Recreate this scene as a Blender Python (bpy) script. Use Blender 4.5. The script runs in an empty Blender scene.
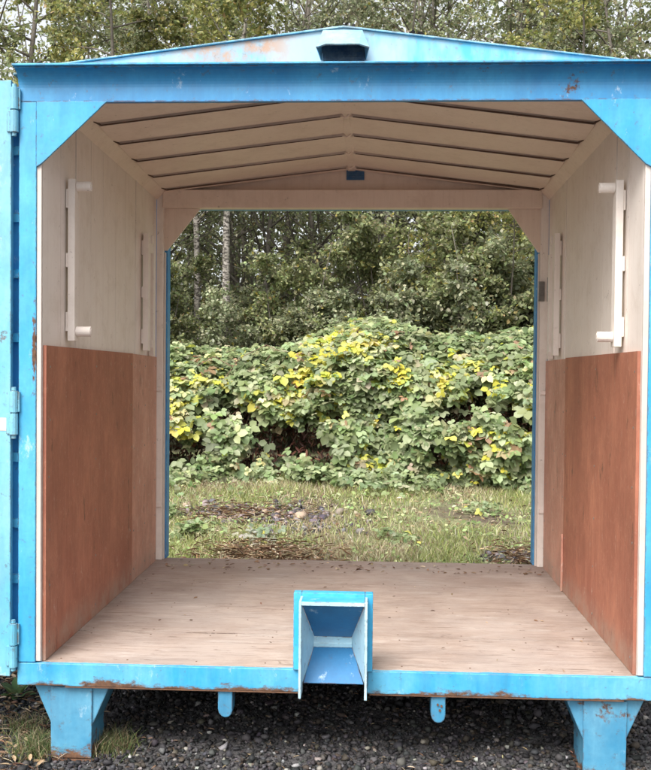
import bpy, math, random
import numpy as np
from mathutils import Vector, Matrix, noise

# ------------------------------------------------------------------ camera, sky, sun, exposure
sc = bpy.context.scene
COL = sc.collection
cam_d = bpy.data.cameras.new('camera')
cam = bpy.data.objects.new('camera', cam_d)
COL.objects.link(cam)
cam_d.sensor_fit = 'VERTICAL'; cam_d.sensor_height = 24.0
cam_d.lens = 963.65 / 770 * 24.0
cam_d.clip_start = 0.05; cam_d.clip_end = 1500
yaw, pitch, roll = 0.0489, -0.0213, 0.0089
Rt = Vector((math.cos(yaw), math.sin(yaw), 0)); F0 = Vector((-math.sin(yaw), math.cos(yaw), 0)); Z = Vector((0, 0, 1))
F = F0 * math.cos(pitch) + Z * math.sin(pitch); U = -F0 * math.sin(pitch) + Z * math.cos(pitch)
R2 = Rt * math.cos(roll) + U * math.sin(roll); U2 = U * math.cos(roll) - Rt * math.sin(roll)
M = Matrix((R2, U2, -F)).transposed().to_4x4()
M.translation = Vector((0.1363, -3.677, 1.173))
cam.matrix_world = M
sc.camera = cam

SUN_EL, SUN_AZ = math.radians(52), math.radians(205)      # azimuth clockwise from +y: behind the camera, a little to its left
world = bpy.data.worlds.new('World'); sc.world = world; world.use_nodes = True
wn, wl = world.node_tree.nodes, world.node_tree.links
wn.clear()
sky = wn.new('ShaderNodeTexSky'); sky.sky_type = 'NISHITA'; sky.sun_disc = False
sky.sun_elevation = SUN_EL; sky.sun_rotation = SUN_AZ; sky.air_density = 1.0; sky.dust_density = 4.0; sky.ozone_density = 0.6
hs = wn.new('ShaderNodeHueSaturation'); hs.inputs['Saturation'].default_value = 0.22
bg = wn.new('ShaderNodeBackground'); bg.inputs['Strength'].default_value = 0.15
wo = wn.new('ShaderNodeOutputWorld')
wl.new(sky.outputs[0], hs.inputs['Color']); wl.new(hs.outputs[0], bg.inputs[0]); wl.new(bg.outputs[0], wo.inputs[0])
sun_d = bpy.data.lights.new('sun', 'SUN'); sun_d.energy = 1.5; sun_d.angle = math.radians(30); sun_d.color = (1.0, 0.965, 0.91)
sun = bpy.data.objects.new('sun', sun_d); COL.objects.link(sun)
sdir = Vector((math.sin(SUN_AZ) * math.cos(SUN_EL), math.cos(SUN_AZ) * math.cos(SUN_EL), math.sin(SUN_EL)))
sun.rotation_euler = sdir.to_track_quat('Z', 'Y').to_euler()
sun.location = (0, -6, 12)
sc.view_settings.view_transform = 'Standard'; sc.view_settings.look = 'None'
sc.view_settings.exposure = 1.1; sc.view_settings.gamma = 1.0; sc.view_settings.use_curve_mapping = False
sc.cycles.max_bounces = 8; sc.cycles.diffuse_bounces = 5
GZ = -0.39                                              # ground level; the container floor is z = 0

# ------------------------------------------------------------------ materials
def new_mat(name):
    m = bpy.data.materials.new(name); m.use_nodes = True
    nt = m.node_tree
    return m, nt.nodes, nt.links, nt.nodes['Principled BSDF']
def N(nodes, t, **kw):
    n = nodes.new(t)
    for k, v in kw.items(): setattr(n, k, v)
    return n
def rgb(c): return (c[0], c[1], c[2], 1)
class Sh:
    """small shader-building helper"""
    def __init__(s, name, rough=0.6):
        s.m, s.n, s.l, s.b = new_mat(name)
        s.b.inputs['Roughness'].default_value = rough
        s.tc = s.n.new('ShaderNodeTexCoord'); s.gm = s.n.new('ShaderNodeNewGeometry')
    def noise(s, scale, detail=4, rough=0.55, stretch=(1, 1, 1), off=0.0, world=True):
        mp = s.n.new('ShaderNodeMapping'); mp.inputs['Scale'].default_value = stretch; mp.inputs['Location'].default_value = (off, off * .7, off * 1.3)
        s.l.new(s.gm.outputs['Position'] if world else s.tc.outputs['Object'], mp.inputs[0])
        t = s.n.new('ShaderNodeTexNoise'); t.inputs['Scale'].default_value = scale; t.inputs['Detail'].default_value = detail; t.inputs['Roughness'].default_value = rough
        s.l.new(mp.outputs[0], t.inputs['Vector']); return t.outputs['Fac']
    def ramp(s, f, a, b, smooth=False):
        r = s.n.new('ShaderNodeMapRange'); r.inputs['From Min'].default_value = a; r.inputs['From Max'].default_value = b
        if smooth: r.interpolation_type = 'SMOOTHSTEP'
        s.l.new(f, r.inputs['Value']); return r.outputs[0]
    def math(s, op, a, b=None):
        n = s.n.new('ShaderNodeMath'); n.operation = op; n.use_clamp = False
        for i, v in enumerate((a, b)):
            if v is None: continue
            if isinstance(v, (int, float)): n.inputs[i].default_value = v
            else: s.l.new(v, n.inputs[i])
        return n.outputs[0]
    def mix(s, f, a, b):
        n = s.n.new('ShaderNodeMix'); n.data_type = 'RGBA'; n.clamp_factor = True
        if isinstance(f, (int, float)): n.inputs[0].default_value = f
        else: s.l.new(f, n.inputs[0])
        for i, v in ((6, a), (7, b)):
            if isinstance(v, tuple): n.inputs[i].default_value = rgb(v)
            else: s.l.new(v, n.inputs[i])
        return n.outputs[2]
    def xyz(s, world=True):
        n = s.n.new('ShaderNodeSeparateXYZ'); s.l.new(s.gm.outputs['Position'] if world else s.tc.outputs['Object'], n.inputs[0]); return n.outputs
    def edge(s, r=0.006):
        bv = s.n.new('ShaderNodeBevel'); bv.samples = 4; bv.inputs['Radius'].default_value = r
        d = s.n.new('ShaderNodeVectorMath'); d.operation = 'DOT_PRODUCT'
        s.l.new(bv.outputs[0], d.inputs[0]); s.l.new(s.gm.outputs['Normal'], d.inputs[1])
        return s.ramp(d.outputs['Value'], 0.995, 0.90)
    def base(s, c): s.l.new(c, s.b.inputs['Base Color'])
    def bump(s, h, strength=0.3, dist=0.01):
        n = s.n.new('ShaderNodeBump'); n.inputs['Strength'].default_value = strength; n.inputs['Distance'].default_value = dist
        s.l.new(h, n.inputs['Height']); s.l.new(n.outputs[0], s.b.inputs['Normal'])
    def rough(s, f, a, b): s.l.new(s.math('ADD', s.math('MULTIPLY', f, b - a), a), s.b.inputs['Roughness'])

RUST, RUST2 = (0.17, 0.085, 0.045), (0.07, 0.035, 0.022)
def paint(name, c, pale, fade=(0.42, 0.66), rust=0.66, rust_low=None, streak=0.5, edge_wear=True):
    s = Sh(name, 0.45)
    f1 = s.ramp(s.noise(2.6, 5, .6, off=3), *fade)
    f2 = s.ramp(s.noise(1.6, 6, .7, stretch=(14, 14, 1.2), off=9), .42, .75)
    f = s.math('MULTIPLY', s.math('ADD', f1, s.math('MULTIPLY', f2, streak)), .8)
    col = s.mix(f, c, pale)
    fine = s.ramp(s.noise(60, 3, .6), .35, .7)
    col = s.mix(s.math('MULTIPLY', fine, .16), col, (c[0] * .55, c[1] * .55, c[2] * .6))
    gm_ = s.ramp(s.noise(3.1, 7, .72, stretch=(2.2, 2.2, .8), off=52), .46, .68)
    col = s.mix(s.math('MULTIPLY', gm_, .42), col, (c[0] * .8 + .01, c[1] * .55, c[2] * .58))
    # dark grime specks
    sp = s.ramp(s.noise(30, 6, .72, off=21), .60, .66)
    col = s.mix(s.math('MULTIPLY', sp, .5), col, (0.10, 0.10, 0.11))
    # pale scuffs
    sc_ = s.ramp(s.noise(11, 8, .78, stretch=(1, 1, .5), off=33), .60, .68)
    col = s.mix(s.math('MULTIPLY', sc_, .5), col, (.62, .72, .76))
    r = s.ramp(s.noise(5.5, 8, .72, off=5), rust, rust + .05)
    n_ = s.noise(24, 5, .7, off=14)
    if edge_wear:
        e = s.edge()
        r = s.math('MAXIMUM', r, s.math('MULTIPLY', e, s.ramp(n_, .46, .56)))
    if name == 'blue_paint':                              # knocked and rusted patch at hand height on the inner edge of the left post
        x, _, z = s.xyz()[0:3]
        dx = s.math('ABSOLUTE', s.math('ADD', x, 1.176)); dz = s.math('ABSOLUTE', s.math('ADD', z, -1.22))
        k = s.math('MULTIPLY', s.ramp(dx, .022, .0), s.ramp(dz, .30, .05))
        r = s.math('MAXIMUM', r, s.ramp(s.math('ADD', s.math('MULTIPLY', k, .30), s.noise(13, 8, .75, stretch=(1, 1, .5), off=61)), .66, .72))
    if rust_low is not None:
        z = s.xyz()[2]
        lo = s.ramp(z, rust_low[1], rust_low[0])
        r = s.math('MAXIMUM', r, s.ramp(s.math('ADD', s.math('MULTIPLY', lo, .36), s.noise(9, 8, .75, stretch=(.45, 1, 1), off=40)), .70, .78))
    rc = s.mix(s.ramp(s.noise(40, 4, .6), .35, .65), RUST, RUST2)
    col = s.mix(r, col, rc)
    s.base(col); s.rough(r, .42, .9)
    s.bump(s.math('ADD', s.math('MULTIPLY', n_, .5), s.math('MULTIPLY', r, -.7)), .22, .004)
    return s.m
BLUE = (0.035, 0.335, 0.60); PALE = (0.11, 0.46, 0.68)
m_blue = paint('blue_paint', BLUE, PALE)
m_sill = paint('sill_paint', (0.04, 0.34, 0.58), (0.16, 0.48, 0.66), rust=.67, rust_low=(-.098, -.035))
m_foot = paint('foot_paint', (0.05, 0.245, 0.41), (0.15, 0.38, 0.52), rust=.585, rust_low=(-.40, -.28))
m_pale = paint('pale_blue_paint', (0.14, 0.43, 0.60), (0.33, 0.52, 0.61), fade=(.38, .6), rust=.64)
m_door = paint('door_paint', (0.12, 0.42, 0.57), (0.24, 0.51, 0.61), rust=.64)
m_beam_shade = paint('shaded_beam_paint', (0.025, 0.23, 0.48), (0.06, 0.33, 0.56), rust=.64)  # same blue as the posts, with the beam's shade put into the colour
m_deep = paint('deep_blue_paint', (0.025, 0.22, 0.50), (0.05, 0.30, 0.58), rust=.70)

def fascia_mat():
    s = Sh('faded_gable_paint', 0.5)
    f = s.ramp(s.noise(3.2, 5, .65, stretch=(1, 1, .5), off=2), .34, .53)
    col = s.mix(f, (0.07, 0.40, 0.60), (0.33, 0.49, 0.58))
    st = s.ramp(s.noise(2.0, 6, .7, stretch=(6, 6, 1.2), off=7), .45, .75)
    col = s.mix(s.math('MULTIPLY', st, .5), col, (.42, .49, .54))
    x = s.xyz()[0]
    band = s.math('MULTIPLY', s.ramp(x, -.75, -.55, True), s.ramp(x, -.10, -.3, True))
    col = s.mix(s.math('MULTIPLY', band, s.ramp(s.noise(5, 7, .72, stretch=(1.5, 1, 1.2), off=11), .36, .56)), col, (.42, .27, .19))
    sp = s.ramp(s.noise(30, 6, .72), .59, .66)
    col = s.mix(s.math('MULTIPLY', sp, .5), col, (.22, .17, .15))
    s.base(col); s.bump(s.noise(30), .15, .003)
    return s.m
m_fascia = fascia_mat()

def cream(name, c, dirt):
    s = Sh(name, 0.55)
    f = s.ramp(s.noise(1.7, 5, .6, off=1), .35, .7)
    col = s.mix(s.math('MULTIPLY', f, .8), c, dirt)
    gr_ = s.ramp(s.noise(6, 8, .76, off=15), .5, .66)
    col = s.mix(s.math('MULTIPLY', gr_, .30), col, (dirt[0] * .72, dirt[1] * .66, dirt[2] * .6))
    st = s.ramp(s.noise(2.2, 6, .75, stretch=(18, 18, .8), off=5), .48, .66)
    col = s.mix(s.math('MULTIPLY', st, .22), col, (dirt[0] * .8, dirt[1] * .76, dirt[2] * .7))
    sp = s.ramp(s.noise(30, 7, .74, off=2), .63, .68)
    col = s.mix(s.math('MULTIPLY', sp, .5), col, (.2, .13, .09))
    s.base(col); s.bump(s.noise(50, 3), .12, .003)
    return s.m
m_wall = cream('cream_wall_paint', (.83, .755, .69), (.74, .65, .58))
m_ceil = cream('tan_ceiling_paint', (.80, .67, .57), (.71, .57, .475))
m_white = cream('white_trim_paint', (.64, .57, .52), (.54, .46, .40))

def ply(name, c1, c2, scuff, amt):
    s = Sh(name, 0.6)
    f = s.ramp(s.noise(2.1, 5, .6, stretch=(1, 1, .6), off=4), .3, .7)
    col = s.mix(f, c1, c2)
    g = s.ramp(s.noise(3.2, 8, .7, stretch=(22, 22, .9), off=2), .35, .7)
    col = s.mix(s.math('MULTIPLY', g, .45), col, (c2[0] * .55, c2[1] * .5, c2[2] * .5))
    g2 = s.ramp(s.noise(3.0, 7, .7, stretch=(30, 30, 1.1), off=22), .57, .75)
    col = s.mix(s.math('MULTIPLY', g2, .5), col, (.42, .24, .17))
    sp = s.ramp(s.noise(22, 8, .76, stretch=(1, 1, .35), off=9), .615, .66)
    col = s.mix(s.math('MULTIPLY', sp, amt), col, scuff)
    lg = s.ramp(s.noise(4.5, 8, .72, stretch=(1, 1, .45), off=27), .42, .66)
    col = s.mix(s.math('MULTIPLY', lg, .5), col, (c1[0] * 1.35, c1[1] * 1.5, c1[2] * 1.5))
    lg2 = s.ramp(s.noise(2.8, 7, .7, off=37), .5, .66)
    col = s.mix(s.math('MULTIPLY', lg2, .25), col, (c2[0] * .55, c2[1] * .55, c2[2] * .6))
    fb_ = s.ramp(s.noise(17, 8, .8, stretch=(1, 1, .6), off=47), .44, .62)
    col = s.mix(s.math('MULTIPLY', fb_, .32), col, (c2[0] * .62, c2[1] * .6, c2[2] * .62))
    fb2 = s.ramp(s.noise(40, 6, .8, off=57), .55, .66)
    col = s.mix(s.math('MULTIPLY', fb2, .35), col, (min(.6, c1[0] * 1.35), c1[1] * 1.9, c1[2] * 2.0))
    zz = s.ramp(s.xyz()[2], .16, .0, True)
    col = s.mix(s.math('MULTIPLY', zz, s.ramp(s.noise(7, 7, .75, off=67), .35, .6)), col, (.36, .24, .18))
    dk = s.ramp(s.noise(12, 8, .75, stretch=(1, 1, .3), off=17), .60, .66)
    col = s.mix(s.math('MULTIPLY', dk, .7), col, (.10, .045, .03))
    s.base(col); s.bump(g, .2, .003)
    return s.m
m_ply = ply('red_brown_plywood', (.40, .148, .088), (.33, .112, .068), (.55, .42, .35), .7)
m_ply2 = ply('worn_pink_plywood', (.58, .29, .21), (.48, .215, .15), (.7, .58, .5), .6)

def floor_mat():
    s = Sh('worn_plywood_floor', 0.65)
    f = s.ramp(s.noise(1.5, 5, .6, off=8), .3, .7)
    col = s.mix(f, (.51, .415, .355), (.42, .33, .275))
    g = s.ramp(s.noise(4, 8, .7, stretch=(1.0, 16, 1), off=2), .35, .72)
    col = s.mix(s.math('MULTIPLY', g, .5), col, (.28, .19, .145))
    g2 = s.ramp(s.noise(5, 8, .76, stretch=(.8, 9, 1), off=12), .53, .66)
    col = s.mix(s.math('MULTIPLY', g2, .75), col, (.17, .105, .075))
    sc_ = s.ramp(s.noise(3, 9, .78, stretch=(1, 5, 1), off=31), .54, .64)
    col = s.mix(s.math('MULTIPLY', sc_, .5), col, (.60, .54, .49))
    bl = s.ramp(s.noise(2.3, 8, .72, stretch=(1, 1.8, 1), off=71), .44, .60)
    col = s.mix(s.math('MULTIPLY', bl, .6), col, (.27, .20, .165))
    gy = s.ramp(s.noise(1.1, 7, .7, off=81), .44, .6)
    col = s.mix(s.math('MULTIPLY', gy, .35), col, (.46, .41, .38))
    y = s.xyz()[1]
    dk = s.ramp(s.noise(11, 9, .78, stretch=(.7, 3.4, 1), off=17), .605, .645)
    col = s.mix(s.math('MULTIPLY', dk, .85), col, (.09, .05, .035))
    ck = s.ramp(s.noise(4.2, 9, .8, stretch=(.55, 15, 1), off=101), .585, .63)
    col = s.mix(s.math('MULTIPLY', ck, .8), col, (.13, .08, .058))
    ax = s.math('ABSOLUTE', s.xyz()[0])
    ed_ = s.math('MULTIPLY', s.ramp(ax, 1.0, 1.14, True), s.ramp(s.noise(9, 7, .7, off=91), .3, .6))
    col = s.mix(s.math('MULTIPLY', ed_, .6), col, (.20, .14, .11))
    rear_tone = s.math('MULTIPLY', s.ramp(y, 1.0, 1.9), s.ramp(s.noise(2, 4), .3, .6))  # patchy tone, darker and browner towards the rear
    col = s.mix(s.math('MULTIPLY', rear_tone, .45), col, (.33, .21, .165))
    s.base(col); s.bump(s.math('ADD', s.math('MULTIPLY', g, .6), s.math('MULTIPLY', g2, -1.0)), .35, .004)
    return s.m
m_floor = floor_mat()

def simple(name, c1, c2, scale=8, rough=.7, metal=0, bump=.2):
    s = Sh(name, rough)
    s.base(s.mix(s.ramp(s.noise(scale, 6, .65), .35, .68), c1, c2)); s.b.inputs['Metallic'].default_value = metal
    s.bump(s.noise(scale * 5, 4), bump, .004)
    return s.m
m_galv = simple('grey_steel', (.20, .19, .18), (.33, .31, .29), 18, .45, .5)
m_grille = simple('dark_grille', (.015, .05, .11), (.10, .14, .17), 26, .7)
m_under = simple('dark_underside_paint', (.02, .07, .14), (.05, .05, .05), 6, .8)
m_rustm = simple('rusty_steel', RUST, RUST2, 18, .9)
m_roof = simple('weathered_roof_steel', (.16, .30, .36), (.12, .13, .11), 5, .8)

def leaf_mat(name, trans=.3, rough=.45, spec=.4):
    s = Sh(name, rough)
    a = s.n.new('ShaderNodeAttribute'); a.attribute_name = 'col'
    s.b.inputs['Specular IOR Level'].default_value = spec
    s.l.new(a.outputs['Color'], s.b.inputs['Base Color'])
    t = s.n.new('ShaderNodeBsdfTranslucent'); s.l.new(a.outputs['Color'], t.inputs[0])
    mx = s.n.new('ShaderNodeMixShader'); mx.inputs[0].default_value = trans
    out = s.n['Material Output']
    s.l.new(s.b.outputs[0], mx.inputs[1]); s.l.new(t.outputs[0], mx.inputs[2]); s.l.new(mx.outputs[0], out.inputs[0])
    return s.m
m_leaf = leaf_mat('leaf', .38)
m_litter = leaf_mat('dry_litter', .1, .8, .2)
m_stone = leaf_mat('stone', 0.0, .7, .3)
def bark(name, c1, c2, c3, t):
    s = Sh(name, .9)
    col = s.mix(s.ramp(s.noise(5, 6, .7, off=3), .4, .62), c1, c2)
    col = s.mix(s.ramp(s.noise(12, 6, .7, stretch=(1, 1, 2.2), off=8), t, t + .05), col, c3)
    s.base(col); s.bump(s.noise(22, 6, .7, stretch=(1, 1, .4)), .6, .02)
    return s.m
m_bark = bark('grey_brown_bark', (.10, .085, .07), (.17, .15, .125), (.05, .045, .035), .6)
m_bark_pale = bark('pale_lichen_bark', (.42, .38, .34), (.24, .22, .18), (.07, .06, .05), .49)
m_cane = bark('dead_red_cane', (.17, .085, .06), (.24, .15, .10), (.08, .04, .03), .6)

def soil():
    s = Sh('soil_and_gravel', .95)
    x, y, z = s.xyz()[0:3]
    grav = s.mix(s.ramp(s.noise(70, 5, .7), .35, .7), (.045, .042, .045), (.17, .16, .16))
    earth = s.mix(s.ramp(s.noise(9, 7, .7), .35, .7), (.085, .06, .04), (.19, .145, .10))
    green = s.mix(s.ramp(s.noise(14, 7, .7), .35, .7), (.17, .20, .08), (.30, .29, .16))
    col = s.mix(s.ramp(s.noise(1.6, 6, .65), .42, .58), earth, green)
    f = s.ramp(s.math('ADD', y, s.math('MULTIPLY', s.noise(2, 5), .8)), 2.35, 2.6)
    col = s.mix(f, grav, col)
    s.base(col)
    s.bump(s.math('ADD', s.noise(45, 6, .7), s.math('MULTIPLY', s.noise(6, 4), 1.5)), .8, .03)
    return s.m
m_soil = soil()

# ------------------------------------------------------------------ mesh helpers
class MB:
    def __init__(s): s.v = []; s.f = []; s.mi = []
    def poly(s, verts, faces, mi=0):
        o = len(s.v); s.v += [tuple(v) for v in verts]; s.f += [tuple(i + o for i in f) for f in faces]; s.mi += [mi] * len(faces)
        return s
    def box(s, x0, x1, y0, y1, z0, z1, mi=0):
        return s.poly([(x, y, z) for z in (z0, z1) for y in (y0, y1) for x in (x0, x1)],
                      [(0, 2, 3, 1), (4, 5, 7, 6), (0, 1, 5, 4), (2, 6, 7, 3), (0, 4, 6, 2), (1, 3, 7, 5)], mi)
    def prism(s, pts, axis, a, b, mi=0):
        """polygon pts in the two other axes, extruded along axis from a to b"""
        def P(p, t): return {'x': (t, p[0], p[1]), 'y': (p[0], t, p[1]), 'z': (p[0], p[1], t)}[axis]
        n = len(pts)
        return s.poly([P(p, a) for p in pts] + [P(p, b) for p in pts],
                      [tuple(range(n - 1, -1, -1)), tuple(range(n, 2 * n))] + [(i, (i + 1) % n, n + (i + 1) % n, n + i) for i in range(n)], mi)
    def tube(s, pts, rads, k=8, mi=0, cap=True):
        pts = [Vector(p) for p in pts]; o = len(s.v); prev = None
        for i, p in enumerate(pts):
            d = (pts[min(i + 1, len(pts) - 1)] - pts[max(i - 1, 0)]).normalized()
            a = d.cross(Vector((0.13, 0.31, 0.94)) if prev is None else prev); 
            if a.length < 1e-4: a = d.cross(Vector((1, 0, 0)))
            a.normalize(); b = d.cross(a); prev = b if prev is None else b
            prev = a.cross(d) * -1 if False else b
            r = rads[i] if isinstance(rads, (list, tuple)) else rads
            for j in range(k):
                t = 2 * math.pi * j / k
                s.v.append(tuple(p + (a * math.cos(t) + b * math.sin(t)) * r))
            prev = b.cross(d) if False else Vector((0.13, 0.31, 0.94))
        for i in range(len(pts) - 1):
            for j in range(k):
                s.f.append((o + i * k + j, o + i * k + (j + 1) % k, o + (i + 1) * k + (j + 1) % k, o + (i + 1) * k + j)); s.mi.append(mi)
        if cap:
            s.f.append(tuple(o + j for j in range(k - 1, -1, -1))); s.mi.append(mi)
            s.f.append(tuple(o + (len(pts) - 1) * k + j for j in range(k))); s.mi.append(mi)
        return s
    def build(s, name, mats, parent=None, bevel=0, smooth=False, loc=None, recalc=True):
        V = np.array(s.v); 
        if loc is None: loc = (V.min(0) + V.max(0)) / 2
        loc = Vector(loc)
        me = bpy.data.meshes.new(name)
        me.from_pydata([tuple(Vector(v) - loc) for v in s.v], [], s.f)
        for m in (mats if isinstance(mats, (list, tuple)) else [mats]): me.materials.append(m)
        me.polygons.foreach_set('material_index', s.mi)
        if recalc:
            import bmesh
            bm = bmesh.new(); bm.from_mesh(me); bmesh.ops.recalc_face_normals(bm, faces=bm.faces); bm.to_mesh(me); bm.free()
        if smooth: me.polygons.foreach_set('use_smooth', [True] * len(me.polygons))
        me.update()
        o = bpy.data.objects.new(name, me); COL.objects.link(o)
        o['_w'] = list(loc)
        if parent is not None:
            o.parent = parent; o.location = loc - Vector(parent['_w'])
        else: o.location = loc
        if bevel:
            b = o.modifiers.new('bevel', 'BEVEL'); b.width = bevel; b.segments = 2; b.limit_method = 'ANGLE'
        return o
def tag(o, label=None, cat=None, group=None, kind=None):
    for k, v in (('label', label), ('category', cat), ('group', group), ('kind', kind)):
        if v: o[k] = v
    return o
def empty(name, loc):
    o = bpy.data.objects.new(name, None); COL.objects.link(o); o.location = loc; o['_w'] = list(loc); o.empty_display_size = .1
    return o
def fast_mesh(name, V, Fq, mats, cols=None, parent=None, loc=(0, 0, 0), mi=None, smooth=False):
    """numpy mesh; Fq is (n, k) of equal-size faces; cols is per-face colour (n, 3)"""
    me = bpy.data.meshes.new(name); n, k = Fq.shape
    me.vertices.add(len(V)); me.vertices.foreach_set('co', np.ascontiguousarray(V, dtype=np.float32).ravel())
    me.loops.add(n * k); me.loops.foreach_set('vertex_index', Fq.astype(np.int32).ravel())
    me.polygons.add(n); me.polygons.foreach_set('loop_start', np.arange(0, n * k, k, dtype=np.int32))
    try: me.polygons.foreach_set('loop_total', np.full(n, k, dtype=np.int32))
    except Exception: pass
    for m in (mats if isinstance(mats, (list, tuple)) else [mats]): me.materials.append(m)
    if mi is not None: me.polygons.foreach_set('material_index', mi.astype(np.int32))
    if smooth: me.polygons.foreach_set('use_smooth', np.ones(n, dtype=bool))
    if cols is not None:
        at = me.attributes.new('col', 'FLOAT_COLOR', 'FACE')
        at.data.foreach_set('color', np.concatenate([cols, np.ones((n, 1))], 1).astype(np.float32).ravel())
    me.update(calc_edges=True)
    if name is None: return me
    o = bpy.data.objects.new(name, me); COL.objects.link(o); o['_w'] = list(loc)
    if parent is not None: o.parent = parent; o.location = Vector(loc) - Vector(parent['_w'])
    else: o.location = loc
    return o
# leaf template: folded blade with six corners, two quads on the midrib
LT = np.array([(0, 0, 0), (-.30, .28, .07), (-.27, .68, .06), (0, 1, -.05), (.27, .68, .06), (.30, .28, .07)])
LF = np.array([(0, 3, 2, 1), (0, 5, 4, 3)])
def norm(a): return a / np.maximum(np.linalg.norm(a, axis=1, keepdims=True), 1e-9)
def leaves(P, D, Nn, size, col, width=1.0):
    """P base points, D pointing dirs, Nn approx normals, size (n,), col (n,3) -> verts, faces, face colours"""
    n = len(P); D = norm(D); S = norm(np.cross(D, Nn)); Nn = np.cross(S, D)
    T = LT.copy(); T[:, 0] *= width
    V = P[:, None, :] + size[:, None, None] * (T[None, :, 0:1] * S[:, None, :] + T[None, :, 1:2] * D[:, None, :] + T[None, :, 2:3] * Nn[:, None, :])
    Fq = (np.arange(n)[:, None, None] * 6 + LF[None]).reshape(-1, 4)
    return V.reshape(-1, 3), Fq, np.repeat(col, 2, 0)
def vnoise(P, scale, off=0.0):
    return np.array([noise.noise((p[0] * scale + off, p[1] * scale + off * 1.7, p[2] * scale - off)) for p in P])
def pick(rng, pal, n, jit=.18):
    pal = np.array(pal); c = pal[rng.integers(0, len(pal), n)]
    return np.clip(c * (1 + rng.normal(0, jit, (n, 1))) * (1 + rng.normal(0, .05, (n, 3))), .004, .9)

# ------------------------------------------------------------------ ground
def gh(x, y):
    """ground height: level by the container, rising gently behind it"""
    t = np.clip((np.asarray(y) - 3.0) / 6.0, 0, 1); t = t * t * (3 - 2 * t)
    return GZ + .16 * t + .02 * np.sin(np.asarray(x) * 1.7 + 1) * np.sin(np.asarray(y) * 1.3) * np.clip((np.asarray(y) - 2.5) / 2, 0, 1)
def build_ground():
    xs = np.concatenate([[-400, -120, -40], np.linspace(-20, 20, 90), [40, 120, 400]])
    ys = np.concatenate([[-400, -100, -30], np.linspace(-10, 32, 95), [60, 150, 500]])
    X, Y = np.meshgrid(xs, ys); Zz = gh(X, Y)
    V = np.stack([X, Y, Zz], -1).reshape(-1, 3); nx = len(xs); i = np.arange(len(ys) - 1)[:, None] * nx + np.arange(nx - 1)[None]
    Fq = np.stack([i, i + 1, i + nx + 1, i + nx], -1).reshape(-1, 4)
    o = fast_mesh('ground', V, Fq, m_soil, smooth=True)
    tag(o, 'dark soil and gravel ground with rough grass behind the container', kind='structure')
build_ground()

# ------------------------------------------------------------------ the container
W = 1.15; L = 2.0
root = empty('steel_container', (0, 1.0, GZ))
tag(root, 'open walk-through blue steel container with gabled roof, cream inside and plywood floor', 'container')
B = .0025
# front posts (frame uprights), with the white painted inner return as a trim strip
for s_ in (-1, 1):
    a, b = (-1.237, -1.169) if s_ < 0 else (1.172, 1.252)
    o = MB().box(a, b, 0, .09, .001, 2.175).build('front_post', m_blue, root, B)
    a, b = (-1.1685, -1.150) if s_ < 0 else (1.150, 1.1715)
    MB().box(a, b, .006, .021, .004, 2.172).build('trim_strip', m_white, root, .002)
# front beam with overhanging drip flange
bm_ = MB()
cove = [(.050 - .0, 2.2915)]
cove = [(-.050 + .052 * math.sin(math.pi / 2 * t / 9) ** .9, 2.2915 - .062 * (1 - math.cos(math.pi / 2 * t / 9))) for t in range(10)]
bm_.prism([(.020, 2.177), (.0, 2.177)] + cove[::-1] + [(-.050, 2.2955), (.10, 2.2955), (.10, 2.285), (.020, 2.285)], 'x', -1.24, 1.255)
fb = bm_.build('front_beam', m_beam_shade, root, 0)
MB().box(-1.15, 1.17, -.0025, .022, 2.1735, 2.1768).build('beam_lip', m_deep, fb)
MB().prism([(-.066, 2.296), (-.066, 2.303), (.011, 2.311), (.011, 2.296)], 'x', -1.243, 1.258).build('drip_flange', m_blue, fb, .001)
# corner gussets
MB().prism([(-1.168, 2.176), (-.892, 2.176), (-1.147, 1.938), (-1.168, 1.925)], 'y', -.004, .006).build('front_gusset', m_blue, root, .0015)
MB().prism([(1.171, 2.176), (.905, 2.176), (1.147, 1.936), (1.171, 1.922)], 'y', -.004, .006).build('front_gusset', m_blue, root, .0015)
# gable plate
MB().prism([(-1.10, 2.3125), (1.13, 2.3125), (1.13, 2.3135), (.012, 2.452), (-1.10, 2.3135)], 'y', .012, .020).build('gable_plate', m_fascia, root, .001)
# vent hood on the gable
hx = .012
hd = MB()
top = [(hx - .078, .010, 2.446), (hx + .072, .010, 2.446)]
low = [(hx - .098, -.085, 2.350), (hx - .060, -.100, 2.356), (hx + .062, -.100, 2.356), (hx + .100, -.085, 2.348)]
V = top + low + [(v[0], v[1] + .006, v[2] - .004) for v in top + low]
hd.poly(V, [(0, 2, 3), (0, 3, 4, 1), (1, 4, 5), (6, 9, 8), (6, 7, 10, 9), (7, 11, 10), (2, 8, 9, 3), (3, 9, 10, 4), (4, 10, 11, 5), (0, 6, 8, 2), (1, 5, 11, 7), (0, 1, 7, 6)])
# hood cheeks
for q, (tx, bx_) in enumerate(((hx - .078, hx - .098), (hx + .072, hx + .100))):
    e = .004 if q == 0 else -.004
    hd.poly([(tx, .009, 2.443), (bx_, -.083, 2.348), (bx_ + e * 3, .009, 2.330), (tx + e, .009, 2.443), (bx_ + e, -.080, 2.348), (bx_ + e * 4, .009, 2.330)],
            [(0, 1, 2), (3, 5, 4), (0, 3, 4, 1), (1, 4, 5, 2), (2, 5, 3, 0)])
hood = hd.build('vent_hood', m_pale, root, .001)
gr = MB().prism([(hx - .085, 2.395), (hx + .088, 2.395), (hx + .080, 2.3135), (hx - .072, 2.3135)], 'y', -.004, .008, 0)
for k in range(9):
    gr.box(hx - .07 + k * .0175, hx - .066 + k * .0175, -.008, -.004, 2.318, 2.39)
for k in range(5):
    gr.box(hx - .075, hx + .08, -.0075, -.0045, 2.325 + k * .014, 2.328 + k * .014)
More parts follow.
